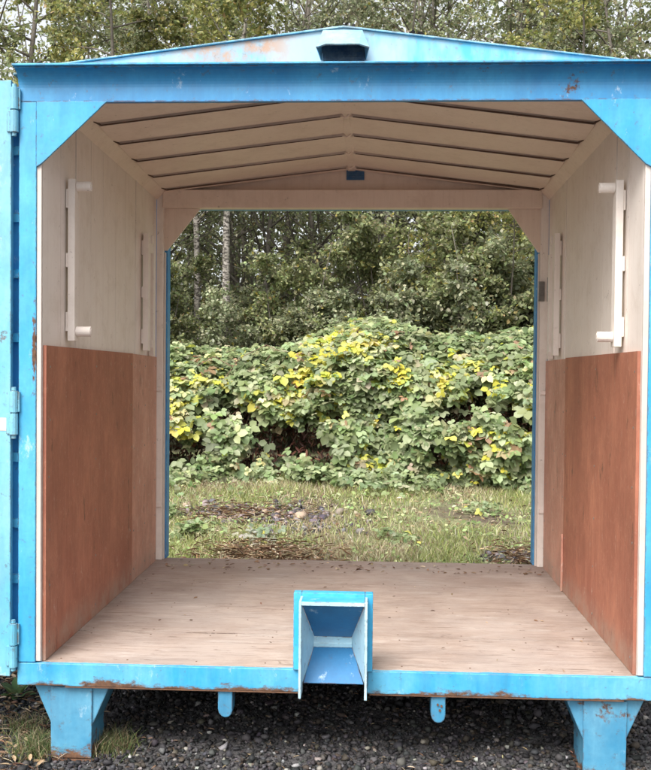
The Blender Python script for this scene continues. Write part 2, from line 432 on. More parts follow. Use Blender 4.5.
gr.build('vent_grille', m_grille, hood)
# sill beam
sill = MB()
sill.box(-1.24, -.132, .0, .09, -.090, -.002).box(.127, 1.255, .0, .09, -.090, -.002).box(-.1315, .1265, .112, .150, -.090, -.022)
sb = sill.build('front_sill', m_sill, root, .003)
MB().box(-1.05, -.14, .0, .04, -.0955, -.0905).box(.135, 1.1, .0, .04, -.0955, -.0905).build('sill_flange', m_rustm, sb, .001)
# floor: three plywood sheets across, with worn front edge
rng = np.random.default_rng(5)
fm = MB()
ys = [.012, .46, .93, 1.42, 2.06]
for k in range(4):
    y0, y1 = ys[k] + (.0035 if k else 0), ys[k + 1] - .0035
    if k == 0:
        pts = []; n = 120
        for i in range(n + 1):
            x = -1.148 + 2.297 * i / n
            d = .004 + .010 * max(0, noise.noise((x * 9, 3, 1))) + (.014 * max(0, noise.noise((x * 23, 7, 1)) - .15))
            pts.append((x, y0 + d if not -.1335 < x < .1285 else .113))
        pts += [(1.149, y1), (-1.148, y1)]
        fm.prism(pts, 'z', -.020, .0)
    else: fm.box(-1.148, 1.149, y0, y1, -.020, .0 + (.0008 if k % 2 else 0))
for y in (.06, .42, .50, .89, .97, 1.38, 1.46, 1.95):
    for k in range(9):
        x = -1.08 + k * .268 + rng.normal(0, .006)
        if abs(x) < .17 and y < .1: continue
        fm.tube([(x, y, .0005), (x, y, .0014)], .0036, 8, mi=1)
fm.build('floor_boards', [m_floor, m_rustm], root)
MB().box(-1.148, 1.149, .155, 2.05, -.06, -.022).build('floor_frame', m_under, root)
for x in (-1.06, 1.06): MB().box(x - .03, x + .03, .22, 1.825, -.27, -.091).build('side_shade_rail', m_under, root)  # unseen rails, added to block light coming in under the sides
MB().box(-.95, .95, 1.87, 1.93, -.30, -.101).build('rear_shade_beam', m_under, root)  # unseen beam, added to keep back light off the ground below
MB().box(-1.02, 1.02, 1.10, 1.16, -.24, -.131).build('mid_shade_beam', m_under, root)  # also out of view, added to darken the ground under the floor
# longitudinal under-beams and rear sill
for x in (-.55, .55): MB().box(x - .03, x + .03, .10, 1.98, -.13, -.062).build('floor_joist', m_under, root)
MB().box(-1.24, 1.255, 1.99, 2.08, -.10, -.021).build('rear_sill', m_blue, root, B)

# side walls: inner boards with fine gaps, outer skin with vertical ribs
def side_wall(s_):
    w = MB(); edges = [.021, .235, .43, .455, .66, .86, 1.08, 1.27, 1.48, 1.50, 1.70, 1.90, 1.985]
    for k in range(len(edges) - 1):
        a, b = edges[k] + .0015, edges[k + 1] - .0015
        proud = .003 if (k in (2, 8)) else 0
        x0, x1 = (W - proud, W + .012)
        if s_ > 0: w.box(x0, x1, a, b, .0, 2.262)
        else: w.box(-x1, -x0, a, b, .0, 2.262)
    x0, x1 = W + .013, W + .02
    (w.box(x0, x1, .091, 2.0, .0, 2.28) if s_ > 0 else w.box(-x1, -x0, .091, 2.0, .0, 2.28))
    o = w.build('side_wall', m_wall, root)
    c = MB(); y = .092; k = 0; pts = []
    while y < 1.97:
        pts += [(y, W + .045), (y + .06, W + .045), (y + .085, W + .072), (y + .145, W + .072)]; y += .17
    pts = [p for p in pts if p[0] < 1.98] + [(1.985, W + .045)]
    V = []; 
    for z in (-.09, 2.29):
        V += [(s_ * p[1], p[0], z) for p in pts]
        V += [(s_ * (p[1] - .004), p[0], z) for p in pts]
    n = len(pts); F_ = []
    for i in range(n - 1):
        F_ += [(i, i + 1, 2 * n + i + 1, 2 * n + i), (n + i + 1, n + i, 3 * n + i, 3 * n + i + 1)]
    c.poly(V, F_); c.build('side_cladding', m_blue, o, recalc=False)
    return o
side_wall(-1); side_wall(1)

# plywood lining (front sheet red-brown, rear sheet worn)
ap = []
def plysheet(s_, y0, y1, z1a, z1b, th, m, lab=None):
    x0, x1 = (W - th, W - .001)
    pts = [(y0, .002), (y1, .002), (y1, z1b), (y0, z1a)]
    pm = MB().prism(pts, 'x', s_ * x0, s_ * x1)
    rr = random.Random(int(y0 * 100) + 7 * s_)
    for y in (y0 + .04, (y0 + y1) / 2, y1 - .035):
        for k in range(6):
            yy, z = y + rr.uniform(-.008, .008), .06 + k * (z1b - .12) / 5 + rr.uniform(-.01, .01)
            pm.tube([(s_ * (x0 + .0005), yy, z), (s_ * (x0 - .0012), yy, z)], .0050, 8, mi=1)
    o = pm.build('plywood_panel', [m, m_galv], root, .0)
    if lab: o['label'] = lab
plysheet(-1, .024, 1.383, 1.238, 1.222, .014, m_ply)
plysheet(-1, 1.387, 1.955, 1.221, 1.208, .012, m_ply2, 'paler worn plywood sheet')
plysheet(1, .024, 1.385, 1.234, 1.218, .014, m_ply)
plysheet(1, 1.389, 1.97, 1.214, 1.204, .012, m_ply2, 'paler worn plywood sheet')
# batten stub at the joint on the right wall
MB().box(W - .026, W - .0145, 1.374, 1.392, .002, .30).build('batten', m_ply2, root, .002)

# support bars with pegs on the walls
def support_bar(s_, y0, z0, z1, proud=.045, width=.055, peg=.062, sub=False):
    xo = W - .0032
    def bx(a, b, *r):
        m = MB(); 
        return m.box(s_ * a if s_ > 0 else -b, s_ * b if s_ > 0 else -a, *r)
    m = bx(xo - .040, xo - .010, y0, y0 + width, z0, z1)
    (m.box(s_ * (xo - .010), s_ * xo, y0 + .005, y0 + width - .005, z0 + .04, z0 + .12) if s_ > 0 else m.box(-xo, -(xo - .010), y0 + .005, y0 + width - .005, z0 + .04, z0 + .12))
    (m.box(s_ * (xo - .010), s_ * xo, y0 + .005, y0 + width - .005, z1 - .12, z1 - .04) if s_ > 0 else m.box(-xo, -(xo - .010), y0 + .005, y0 + width - .005, z1 - .12, z1 - .04))
    zm = (z0 + z1) / 2
    (m.box((xo - .010), xo, y0 + .005, y0 + width - .005, zm - .03, zm + .03) if s_ > 0 else m.box(-xo, -(xo - .010), y0 + .005, y0 + width - .005, zm - .03, zm + .03))
    o = m.build('support_bar', m_wall, root, .002)
    for z in (z0 + .040, z1 - .028):
        t = MB()
        if sub: 
            xa, xb = xo - .010, xo - .010 - peg
            t.box(min(s_ * xa, s_ * xb), max(s_ * xa, s_ * xb), y0 + .062, y0 + .092, z - .022, z + .022)
        else:
            t.tube([(s_ * (xo - .041), y0 + width * .5, z), (s_ * (xo - .041 - peg), y0 + width * .5, z)], .021, 16)
            t.tube([(s_ * (xo - .041 - peg), y0 + width * .5, z), (s_ * (xo - .0415 - peg - .002), y0 + width * .5, z)], .014, 12)
        t.build('peg', m_wall, o, .0015)
    return o
support_bar(-1, .285, 1.262, 1.935)
support_bar(1, .262, 1.255, 1.925)
support_bar(-1, 1.60, 1.240, 1.890, peg=.04, sub=True)
support_bar(1, 1.575, 1.232, 1.890, peg=.04, sub=True)
# thin angle beside the rear bars
for s_ in (-1, 1):
    MB().box(*( (-W + .003, -W + .033) if s_ < 0 else (W - .033, W - .003)), 1.78, 1.82, 1.215, 1.80).build('wall_angle', m_wall, root, .002)

# ceiling: lapped roof panels with narrow gaps, eave fillets, outer roof
SL = .128; ZE = 2.268; SLC = .122
m_seam = simple('dark_brown_seam', (.10, .06, .042), (.17, .11, .08), 20, .9)  # dark brown strip along the front edge of the ceiling panels
def ro_z(x): return ZE + SL * (W - abs(x))
def rz(x, y=1.0): return 2.207 + SLC * (W - abs(x)) - .030 * (y - 1)
gaps = [.03, .205, .56, .885, 1.225, 1.585, 1.92, 2.05]
for k in range(len(gaps) - 1):
    for s_ in (-1, 1):
        m = MB(); y0, y1 = gaps[k] + .006, gaps[k + 1] - .005 - (.02 if k == 6 else 0)
        xe = 1.085; xi = .016
        # the front edge of each panel hangs a little below the rear edge of the one before it
        d0, d1 = -.009, .004
        P = []
        for (x, y, dz) in ((xi, y0, d0), (xe, y0, d0), (xe + .02, max(y1 - .03, y0 + .02), d1 * .8), (xe, y1, d1), (xi, y1, d1)):
            P.append((s_ * x, y, rz(x, y) + dz))
        T = [(p[0], p[1], rz(p[0], p[1]) + .032) for p in P]
        n = len(P)
        m.poly(P + T, [tuple(range(n)), tuple(range(2 * n - 1, n - 1, -1))] + [(i, (i + 1) % n, n + (i + 1) % n, n + i) for i in range(n)])
        cp = m.build('ceiling_panel', m_ceil, root, .002)
        if k:
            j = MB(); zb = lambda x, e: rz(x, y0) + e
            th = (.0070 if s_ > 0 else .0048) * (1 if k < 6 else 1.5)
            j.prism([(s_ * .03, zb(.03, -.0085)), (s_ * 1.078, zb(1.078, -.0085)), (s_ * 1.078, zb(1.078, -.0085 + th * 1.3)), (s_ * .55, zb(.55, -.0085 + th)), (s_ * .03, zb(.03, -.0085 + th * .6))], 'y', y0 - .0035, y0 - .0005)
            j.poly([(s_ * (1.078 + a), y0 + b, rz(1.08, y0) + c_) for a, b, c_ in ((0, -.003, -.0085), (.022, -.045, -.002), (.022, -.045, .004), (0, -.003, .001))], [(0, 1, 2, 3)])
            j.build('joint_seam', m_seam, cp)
for s_ in (-1, 1):
    V = []
    for y in (.03, 2.03):
        V += [(s_ * W, y, rz(W, y) - .040), (s_ * 1.095, y, rz(1.095, y) + .006), (s_ * W, y, rz(1.095, y) + .02)]
    m = MB(); m.poly(V, [(0, 1, 2), (3, 5, 4), (0, 3, 4, 1), (1, 4, 5, 2), (2, 5, 3, 0)])
    m.build('eave_fillet', m_ceil, root, .002)
MB().prism([(.03, rz(0, .03) - .0035), (2.04, rz(0, 2.04) - .0035), (2.04, rz(0, 2.04) + .012), (.03, rz(0, .03) + .012)], 'x', -.022, .022).build('ridge_strip', m_ceil, root, .001)
ro = MB()
ro.prism([(-1.27, ro_z(1.27) + .034), (0, ro_z(0) + .034), (1.28, ro_z(1.28) + .034), (1.28, ro_z(1.28) + .040), (0, ro_z(0) + .040), (-1.27, ro_z(1.27) + .040)], 'y', .022, 2.13)
roof = ro.build('roof', m_roof, root)
# pale rolled edge along the gable top
ed = MB()
ed.prism([(-1.12, 2.314), (.012, 2.4525), (1.13, 2.314), (1.13, 2.319), (.012, 2.4590), (-1.12, 2.319)], 'y', .002, .0215)
ed.build('roof_edge', m_pale, root, .001)
# bent ridge clips under the gaps
for y in gaps[1:-1]:
    pts = [(-.024 + .008 * k, y - .012, rz(0, y) - .004 - .014 * math.sin(math.pi * min(1, k / 4.5)) + (.004 * max(0, k - 4))) for k in range(7)]
    MB().tube(pts, .0045, 6).build('ridge_clip', m_ceil, root, smooth=True)

# rear portal: jambs, lintel, gussets, gable lining, vent
for s_ in (-1, 1):
    x0, x1 = (-W + .001, -W + .040) if s_ < 0 else (W - .045, W - .001)
    MB().box(x0, x1, 1.986, 2.03, .001, 2.262).build('rear_jamb', m_wall, root, .002)
    x0, x1 = (-1.237, -W + .058) if s_ < 0 else (W - .062, 1.252)
    MB().box(x0, x1, 2.031, 2.11, .0015, 2.088).box(x0, x1, 2.048, 2.11, 2.0885, 2.262).build('rear_post', m_deep, root, .002)
    xa, xb = (-W + .0405, -W + .050) if s_ < 0 else (W - .055, W - .0455)
    MB().box(xa, xb, 2.006, 2.030, .0015, 1.83).build('rear_trim', m_white, root, .001)
MB().box(-1.112, 1.108, 1.975, 2.0315, 2.090, 2.195).build('rear_lintel', m_ceil, root, .003)
MB().prism([(-1.112, 2.0895), (-.895, 2.0895), (-1.092, 1.842), (-1.112, 1.842)], 'y', 2.014, 2.028).build('rear_gusset', m_ceil, root, .001)
MB().prism([(1.108, 2.0895), (.917, 2.0895), (1.094, 1.838), (1.108, 1.838)], 'y', 2.014, 2.028).build('rear_gusset', m_ceil, root, .001)
MB().prism([(-1.149, 2.0905), (1.149, 2.0905), (1.149, 2.285), (0, 2.445), (-1.149, 2.285)], 'y', 2.032, 2.046).build('gable_lining', m_ceil, root)
MB().box(-W + .059, W - .063, 2.047, 2.11, 2.091, 2.25).build('rear_beam', m_deep, root, .002)
rv = MB().box(-.030, .075, 2.026, 2.031, 2.262, 2.328)
for k in range(5): rv.box(-.026, .071, 2.020, 2.0255, 2.269 + k * .0115, 2.274 + k * .0115)
rv.build('rear_vent', simple('vent_blue', (.03, .13, .30), (.10, .18, .28), 40, .7), root)
# galvanised latch plates on the rear right wall
lt = MB().box(W - .018, W - .0035, 1.80, 1.93, 1.545, 1.685)
lt2 = lt.build('latch', m_galv, root, .003)
MB().prism([(W - .022, 1.975), (W - .058, 1.965), (W - .062, 1.973), (W - .024, 1.984)], 'z', 1.55, 1.665).build('catch_plate', m_galv, lt2, .002)
# jamb staples
for s_ in (-1, 1):
    for z in (1.02, .33):
        xa, xb = (-W + .041, -W + .002) if s_ < 0 else (W - .041, W - .002)
        MB().box(min(xa, xb), max(xa, xb), 1.970, 1.985, z - .012, z + .012).build('hinge_lug', m_wall, root, .002)

# hook socket in the middle of the sill
sx0, sx1 = -.158, .146; cx = -.006
fr = MB()
fr.box(sx0, sx0 + .030, -.012, .030, -.001, .298).box(sx1 - .030, sx1, -.012, .030, -.001, .298).box(sx0 + .0302, sx1 - .0302, -.012, .030, .276, .298)
sk = fr.build('hook_socket', paint('socket_paint', (.03, .38, .66), (.14, .52, .74), rust=.66), root, .002)
m_sock_in = paint('socket_inner_paint', (.02, .15, .33), (.035, .20, .40), rust=.66)
m_sock_pale = paint('socket_pale_paint', (.40, .66, .76), (.55, .72, .78), rust=.68)
MB().box(-.131, -.121, -.105, -.0125, -.080, .286).build('side_plate', m_sock_pale, sk, .002)
MB().box(.116, .126, -.105, -.0125, -.080, .286).build('side_plate', m_sock_pale, sk, .002)
tp = MB().box(-.1205, .1155, -.1015, -.0125, .279, .2875).build('top_plate', sk.data.materials[0], sk, .001)
MB().box(-.1205, .1155, -.1055, -.1018, .272, .286).build('lip', m_sock_pale, sk, .001)
def plate(v4, th, name, mat):
    a, b, c_, d = [Vector(p) for p in v4]; n = (b - a).cross(d - a).normalized() * th
    V = [a, b, c_, d, a + n, b + n, c_ + n, d + n]
    MB().poly(V, [(0, 1, 2, 3), (7, 6, 5, 4), (0, 4, 5, 1), (1, 5, 6, 2), (2, 6, 7, 3), (3, 7, 4, 0)]).build(name, mat, sk)
plate([(-.120, -.098, .274), (.115, -.098, .274), (.064, .100, .100), (-.084, .100, .100)], .004, 'upper_plate', m_sock_in)
plate([(-.084, .098, .066), (.064, .098, .066), (.112, -.020, -.046), (-.118, -.020, -.046)], .004, 'lower_plate', m_sock_in)
MB().prism([(.106, .099), (.106, .070), (.088, .060), (.084, .078)], 'x', -.086, .066).build('socket_lip', m_sock_pale, sk, .002)
for (xo, xi, mt) in ((-.1203, -.084, m_sock_pale), (.1153, .064, m_sock_pale)):
    e = .003 if xo < 0 else -.003
    tri = [(xo, -.096, .272), (xi, .099, .100), (xi, .099, .066), (xo, -.018, -.046), (xo, -.096, -.02)]
    m = MB(); n = 5; P = tri + [(p[0] - e, p[1] + .002, p[2]) for p in tri]
    m.poly(P, [(0, 1, 2), (0, 2, 3), (0, 3, 4), (5, 7, 6), (5, 8, 7), (5, 9, 8)] + [(i, (i + 1) % n, n + (i + 1) % n, n + i) for i in range(n)])
    m.build('cheek_plate', mt, sk, recalc=False)
# lugs under the sill
for (x0, x1) in ((-.452, -.395), (.372, .428)):
    prof = [(x0, -.0965), (x0, -.168), (x0 + .004, -.184), (x0 + .014, -.196), (x0 + .027, -.201), (x1 - .014, -.198), (x1 - .004, -.188), (x1, -.172), (x1, -.0965)]
    m = MB().prism(prof, 'y', .012, .080)
    o = m.build('lug', m_foot, root, .004)
    t = MB()
    for (dx, dz) in ((.010, -.128), (.024, -.133), (.018, -.150)) if x0 > 0 else ():
        t.tube([(x0 + .016 + dx, .0115, dz), (x0 + .016 + dx, .006, dz)], .0045, 8)
    if x0 > 0: t.build('bolt', m_rustm, o)
# feet: box legs that flare towards the frame
def foot(xa, xb, y0, y1):
    zt = -.0965 if y0 < 1 else -.1005
    p = [(xa - .072, zt), (xb + .072, zt), (xb, -.262), (xb, GZ + .005), (xa, GZ + .005), (xa, -.262)]
    o = MB().prism(p, 'y', y0, y1).build('foot', m_foot, root, .004)
    MB().prism([(xa - .004, -.102), (xb + .004, -.102), (xb + .002, GZ + .008), (xa - .002, GZ + .008)], 'y', y0 - .010, y0 - .0005).build('foot_plate', m_foot, o, .002)
    MB().box(xa - .012, xb + .012, y0 - .02, y1 + .01, GZ - .004, GZ + .0045).build('base_plate', m_rustm, o, .002)
foot(-1.112, -.955, .035, .215); foot(.958, 1.115, .035, .215)
foot(-1.112, -.955, 1.83, 2.01); foot(.958, 1.115, 1.83, 2.01)

# the open left door, folded outwards from the left post
ca, sa = math.cos(math.radians(8)), math.sin(math.radians(8))
hxp = -1.256
def dp(u, v):                                            # u along the door away from the hinge, v towards the back
    return (hxp - u * ca + v * sa * -1, .010 + u * sa + v * ca)
def dbox(m, u0, u1, v0, v1, z0, z1):
    P = [dp(u, v) for (u, v) in ((u0, v0), (u1, v0), (u1, v1), (u0, v1))]
    return m.prism(P, 'z', z0, z1)
m = MB()
dbox(m, .012, .072, -.02, .022, -.055, 2.258); dbox(m, 1.07, 1.13, -.02, .022, -.055, 2.258)
for z in (-.055, .66, 1.38, 2.198): dbox(m, .0725, 1.0695, -.018, .020, z, z + .06)
door = m.build('door', m_door, root, .003)
m = MB(); dbox(m, -.012, 1.13, .0505, .056, -.05, 2.25); 
sk_ = m.build('door_skin', m_deep, door)
m = MB()
for k, z in enumerate((.05, .30, .52, .78, .98, 1.25, 1.50, 1.72, 1.98)):
    P = [dp(u, v) for (u, v) in ((-.008, .032), (1.1, .032), (1.1, .050), (-.008, .050))]
    m.poly([(p[0], p[1], zz) for zz in (z, z + .035) for p in P], [(3, 2, 1, 0), (4, 5, 6, 7), (0, 1, 5, 4), (1, 2, 6, 5), (2, 3, 7, 6), (3, 0, 4, 7)])
m.build('door_rib', m_blue, sk_)
m = MB(); dbox(m, .006, .11, -.0215, -.0202, .905, .955); m.build('reflective_strip', m_white, door)
for z in (2.14, .975, .07):
    h = MB()
    hxx, hyy = -1.2505, -.014
    h.tube([(hxx, hyy, z - .085), (hxx, hyy, z - .002)], .0165, 12); h.tube([(hxx, hyy, z + .002), (hxx, hyy, z + .085)], .0165, 12)
    h.tube([(hxx, hyy, z - .10), (hxx, hyy, z + .10)], .009, 8)
    h.box(hxx - .030, hxx - .012, hyy + .0, hyy + .012, z - .082, z - .004)
    h.box(hxx + .012, hxx + .022, hyy + .0, hyy + .012, z + .004, z + .082)
    h.build('hinge', m_door, door, .001)

# ------------------------------------------------------------------ loose stones
ICO = None
def ico():
    t = (1 + 5 ** .5) / 2
    v = norm(np.array([(-1, t, 0), (1, t, 0), (-1, -t, 0), (1, -t, 0), (0, -1, t), (0, 1, t), (0, -1, -t), (0, 1, -t), (t, 0, -1), (t, 0, 1), (-t, 0, -1), (-t, 0, 1)], float))
    f = np.array([(0, 11, 5), (0, 5, 1), (0, 1, 7), (0, 7, 10), (0, 10, 11), (1, 5, 9), (5, 11, 4), (11, 10, 2), (10, 7, 6), (7, 1, 8), (3, 9, 4), (3, 4, 2), (3, 2, 6), (3, 6, 8), (3, 8, 9), (4, 9, 5), (2, 4, 11), (6, 2, 10), (8, 6, 7), (9, 8, 1)])
    return v, f
def stones(rng, P, size, col):
    v, f = ico(); n = len(P)
    J = 1 + rng.normal(0, .28, (n, 12, 1)); S = rng.uniform(.55, 1.25, (n, 1, 3)); S[..., 2] *= .8
    V = v[None] * J * S * size[:, None, None]
    a = rng.uniform(0, 6.28, n); c, s = np.cos(a)[:, None], np.sin(a)[:, None]
    X = V[..., 0] * c - V[..., 1] * s; Y = V[..., 0] * s + V[..., 1] * c
    V = np.stack([X, Y, V[..., 2]], -1) + P[:, None]
    return V.reshape(-1, 3), (np.arange(n)[:, None, None] * 12 + f[None]).reshape(-1, 3), np.repeat(col, 20, 0)
def build_gravel():
    rng = np.random.default_rng(11); n = 40000
    x = rng.uniform(-2.6, 2.6, n); y = np.where(rng.random(n) < .72, rng.uniform(-.35, 1.3, n), rng.uniform(-1.4, 2.6, n))
    sz = np.exp(rng.normal(math.log(.0075), .42, n)).clip(.0035, .020)
    P = np.stack([x, y, GZ + sz * rng.uniform(-.1, .9, n)], 1)
    g = rng.random(n)
    c = pick(rng, [(.026, .025, .026), (.045, .043, .044), (.075, .07, .07), (.036, .034, .038), (.015, .015, .016), (.05, .04, .032)], n, .3)
    li = g < .035; c[li] = pick(rng, [(.26, .25, .24), (.22, .20, .17), (.32, .30, .28)], li.sum(), .12)
    V, Fq, C = stones(rng, P, sz, c)
    o = fast_mesh('gravel', V, Fq, m_stone, C)
    tag(o, 'dark crushed gravel lying under and around the container', 'gravel', kind='stuff')
build_gravel()
def build_stones_behind():
    rng = np.random.default_rng(12); P = []; 
    for (cx_, cy_, rx, ry, n) in ((-1.05, 5.75, .9, .4, 700), (1.28, 4.05, .26, .2, 300), (-1.4, 6.1, .7, .35, 300), (-.4, 5.2, .5, .3, 140)):
        P.append(np.stack([rng.normal(cx_, rx * .5, n), rng.normal(cy_, ry * .5, n)], 1))
    P = np.concatenate(P); n = len(P); sz = np.exp(rng.normal(math.log(.019), .45, n)).clip(.008, .06)
    P = np.column_stack([P, gh(P[:, 0], P[:, 1]) + sz * .4])
    V, Fq, C = stones(rng, P, sz, pick(rng, [(.10, .09, .10), (.17, .15, .16), (.24, .21, .21), (.30, .22, .17), (.06, .055, .06)], n, .2))
    tag(fast_mesh('rubble', V, Fq, m_stone, C), 'grey purple rubble strewn in the grass behind the container', 'rubble', kind='stuff')
build_stones_behind()

# ------------------------------------------------------------------ grass
def patch(x, y):
    """0 = bare, 1 = lush"""
    g = np.array([noise.noise((a * .9, b * .9, 3.3)) for a, b in zip(x, y)]) * .9 + .55
    def blob(cx_, cy_, rx, ry): return np.exp(-(((x - cx_) / rx) ** 2 + ((y - cy_) / ry) ** 2))
    g -= 1.2 * blob(-1.05, 5.75, .8, .35) + 1.1 * blob(-.72, 3.85, .5, .35) + 1.2 * blob(1.28, 4.0, .28, .3) + .6 * blob(.9, 5.6, .5, .25)
    g += .8 * blob(-1.35, 3.8, .35, .35) + .9 * blob(.75, 4.05, .7, .4) + .7 * blob(0, 4.1, .5, .35) + .5 * blob(.5, 7.4, 2, .5)
    return g
def blades(rng, x, y, h, w, col, lean=.5):
    n = len(x); z = gh(x, y); a = rng.uniform(0, 6.28, n); l = rng.uniform(.1, lean, n) * h; b = rng.uniform(0, 6.28, n)
    s = np.stack([np.cos(a), np.sin(a), np.zeros(n)], 1) * w[:, None] * .5; d = np.stack([np.cos(b) * l, np.sin(b) * l, np.zeros(n)], 1)
    P = np.stack([x, y, z], 1); up = np.zeros((n, 3)); up[:, 2] = h
    V = np.stack([P - s, P + s, P + up * .55 + d * .35 + s * .75, P + up * .55 + d * .35 - s * .75, P + up * .92 + d + s * .1, P + up * .92 + d - s * .1], 1)
    f = np.array([(0, 1, 2, 3), (3, 2, 4, 5)])
    return V.reshape(-1, 3), (np.arange(n)[:, None, None] * 6 + f[None]).reshape(-1, 4), np.repeat(col, 2, 0)
def build_grass():
    rng = np.random.default_rng(21); n = 150000
    y = rng.uniform(2.45, 9.6, n); x = rng.uniform(-1, 1, n) * (1.9 + y * .38)
    g = patch(x, y); k = rng.random(n) < np.clip(g, 0.03, 1); x, y, g = x[k], y[k], g[k]; n = len(x)
    dry = np.array([noise.noise((a * 1.4 + 9, b * 1.4, 1.1)) for a, b in zip(x, y)]) * .8 + .42
    dry += .9 * np.exp(-(((x - .0) / .55) ** 2 + ((y - 4.1) / .5) ** 2)) - .7 * np.exp(-(((x - .75) / .5) ** 2 + ((y - 4.05) / .45) ** 2)) - .8 * np.exp(-(((x + 1.35) / .4) ** 2 + ((y - 3.8) / .5) ** 2))
    isdry = rng.random(n) < np.clip(dry, .12, .9)
    c = pick(rng, [(.33, .38, .12), (.26, .32, .10), (.42, .45, .18), (.46, .47, .24)], n, .2)
    c[isdry] = pick(rng, [(.56, .50, .32), (.50, .43, .27), (.40, .33, .21), (.62, .58, .40), (.30, .21, .13)], isdry.sum(), .15)
    h = rng.uniform(.025, .075, n) * (1 + .8 * rng.random(n) ** 3) * (.75 + .25 * np.clip(g, 0, 1.4))
    V, Fq, C = blades(rng, x, y, h, rng.uniform(.005, .011, n), c, 1.1)
    tag(fast_mesh('grass', V, Fq, m_leaf, C), 'rough patchy green and straw-coloured grass behind the container', 'grass', kind='stuff')
build_grass()
def tuft(cx_, cy_, r, n, seed, label, dry=.35, hmax=.14):
    rng = np.random.default_rng(seed); x = rng.normal(cx_, r, n); y = rng.normal(cy_, r, n)
    c = pick(rng, [(.12, .17, .06), (.17, .21, .08), (.10, .14, .05)], n, .2); k = rng.random(n) < dry
    c[k] = pick(rng, [(.36, .30, .18), (.28, .22, .13)], k.sum(), .15)
    V, Fq, C = blades(rng, x, y, rng.uniform(.03, hmax, n), rng.uniform(.002, .005, n), c, 1.4)
    V = V - np.array([cx_, cy_, GZ])
    return tag(fast_mesh('grass_tuft', V, Fq, m_leaf, C, loc=(cx_, cy_, GZ)), label, 'grass tuft', 'grass tufts around the left foot of the container')
tuft(-1.19, .08, .045, 700, 31, 'mossy grass tuft on the outer side of the left foot', .3, .10)
tuft(-.90, .14, .045, 600, 32, 'sparse grass tuft on the inner side of the left foot', .45, .09)
tuft(-1.32, .30, .05, 260, 33, 'thin dry grass tuft in the gravel under the open door', .5, .08)
def broad_plant(cx_, cy_, n, size, seed, label, name='weed_plant', pal=((.13, .21, .08), (.18, .27, .11))):
    rng = np.random.default_rng(seed); a = rng.uniform(0, 6.28, n); e = rng.uniform(.15, .9, n)
    D = np.stack([np.cos(a) * np.cos(e), np.sin(a) * np.cos(e), np.sin(e)], 1); up = np.tile([0, 0, 1.], (n, 1)) + rng.normal(0, .2, (n, 3))
    P = D * rng.uniform(.01, .03, (n, 1))
    V, Fq, C = leaves(P, D, up, rng.uniform(.6, 1, n) * size, pick(rng, pal, n, .15), .8)
    return tag(fast_mesh(name, V, Fq, m_leaf, C, loc=(cx_, cy_, float(gh(cx_, cy_)) + .005)), label, 'plant')
broad_plant(-1.50, .70, 16, .085, 41, 'small green broad-leaved weed growing in the gravel left of the container')

# dry litter: stalks, dead leaves
def litter(rng, n, xr, yr, size, pal, z0=None, lift=.012, width=.8, gauss=False):
    x = rng.uniform(*xr, n); y = rng.uniform(*yr, n)
    if gauss: x = rng.normal(sum(xr) / 2, (xr[1] - xr[0]) * .36, n); y = rng.normal(sum(yr) / 2, (yr[1] - yr[0]) * .33, n)
    a = rng.uniform(0, 6.28, n)
    D = np.stack([np.cos(a), np.sin(a), rng.normal(0, .18, n)], 1); up = np.tile([0, 0, 1.], (n, 1)) + rng.normal(0, .35, (n, 3))
    z = (gh(x, y) if z0 is None else z0) + rng.uniform(.002, lift, n)
    return leaves(np.stack([x, y, z], 1), D, up, rng.uniform(.5, 1.2, n) * size, pick(rng, pal, n, .2), width)
def join(parts):
    V, Fq, C, o = [], [], [], 0
    for v, f, c in parts: V.append(v); Fq.append(f + o); C.append(c); o += len(v)
    return np.concatenate(V), np.concatenate(Fq), np.concatenate(C)
rng = np.random.default_rng(51)
DRY = [(.30, .20, .12), (.22, .13, .08), (.42, .32, .2), (.14, .08, .05), (.50, .42, .30)]
V, Fq, C = join([litter(rng, 1500, (-2.4, -1.10), (-.1, 1.6), .045, DRY, lift=.03, width=.5), litter(rng, 2200, (-2.6, -1.05), (-.2, 1.8), .06, DRY, lift=.035, width=.10),
                 litter(rng, 260, (-1.1, 1.2), (-.2, 1.0), .03, DRY[:3], lift=.03, width=.25)])
tag(fast_mesh('dead_leaves', V, Fq, m_litter, C), 'dead leaves and straw on the gravel left of the container', 'dead leaves', kind='stuff')
parts = [litter(rng, 2800, (-3.6, 3.6), (2.5, 9.5), .06, DRY, lift=.05, width=.5)]
for (xr, yr, n) in (((-1.15, -.35), (3.5, 4.3), 1100), ((-1.7, -.6), (5.4, 6.1), 700), ((1.1, 1.5), (3.7, 4.3), 260)):
    parts += [litter(rng, n, xr, yr, .10, DRY, lift=.09, width=.12, gauss=True), litter(rng, n, xr, yr, .05, DRY, lift=.05, width=.6, gauss=True)]
V, Fq, C = join(parts)
parts = [(V, Fq, C)]
n_ = 9000; x_ = rng.uniform(-4, 4, n_); y_ = rng.uniform(2.6, 8.2, n_); kk = vnoise(np.stack([x_, y_, x_ * 0], 1), 1.6, 77.) > .02; x_, y_ = x_[kk], y_[kk]; n_ = len(x_)
a_ = rng.uniform(0, 6.28, n_); parts.append(leaves(np.stack([x_, y_, gh(x_, y_) + rng.uniform(.015, .06, n_)], 1), np.stack([np.cos(a_), np.sin(a_), rng.normal(.2, .3, n_)], 1), np.tile([0, -.3, 1.], (n_, 1)) + rng.normal(0, .4, (n_, 3)), rng.uniform(.02, .055, n_), pick(rng, [(.20, .27, .10), (.27, .33, .14), (.15, .20, .08), (.36, .38, .2)], n_, .2)))
V, Fq, C = join(parts)
tag(fast_mesh('plant_litter', V, Fq, m_litter, C), 'brown dead stalks, fallen leaves and small weeds in the grass behind the container', 'litter', kind='stuff')
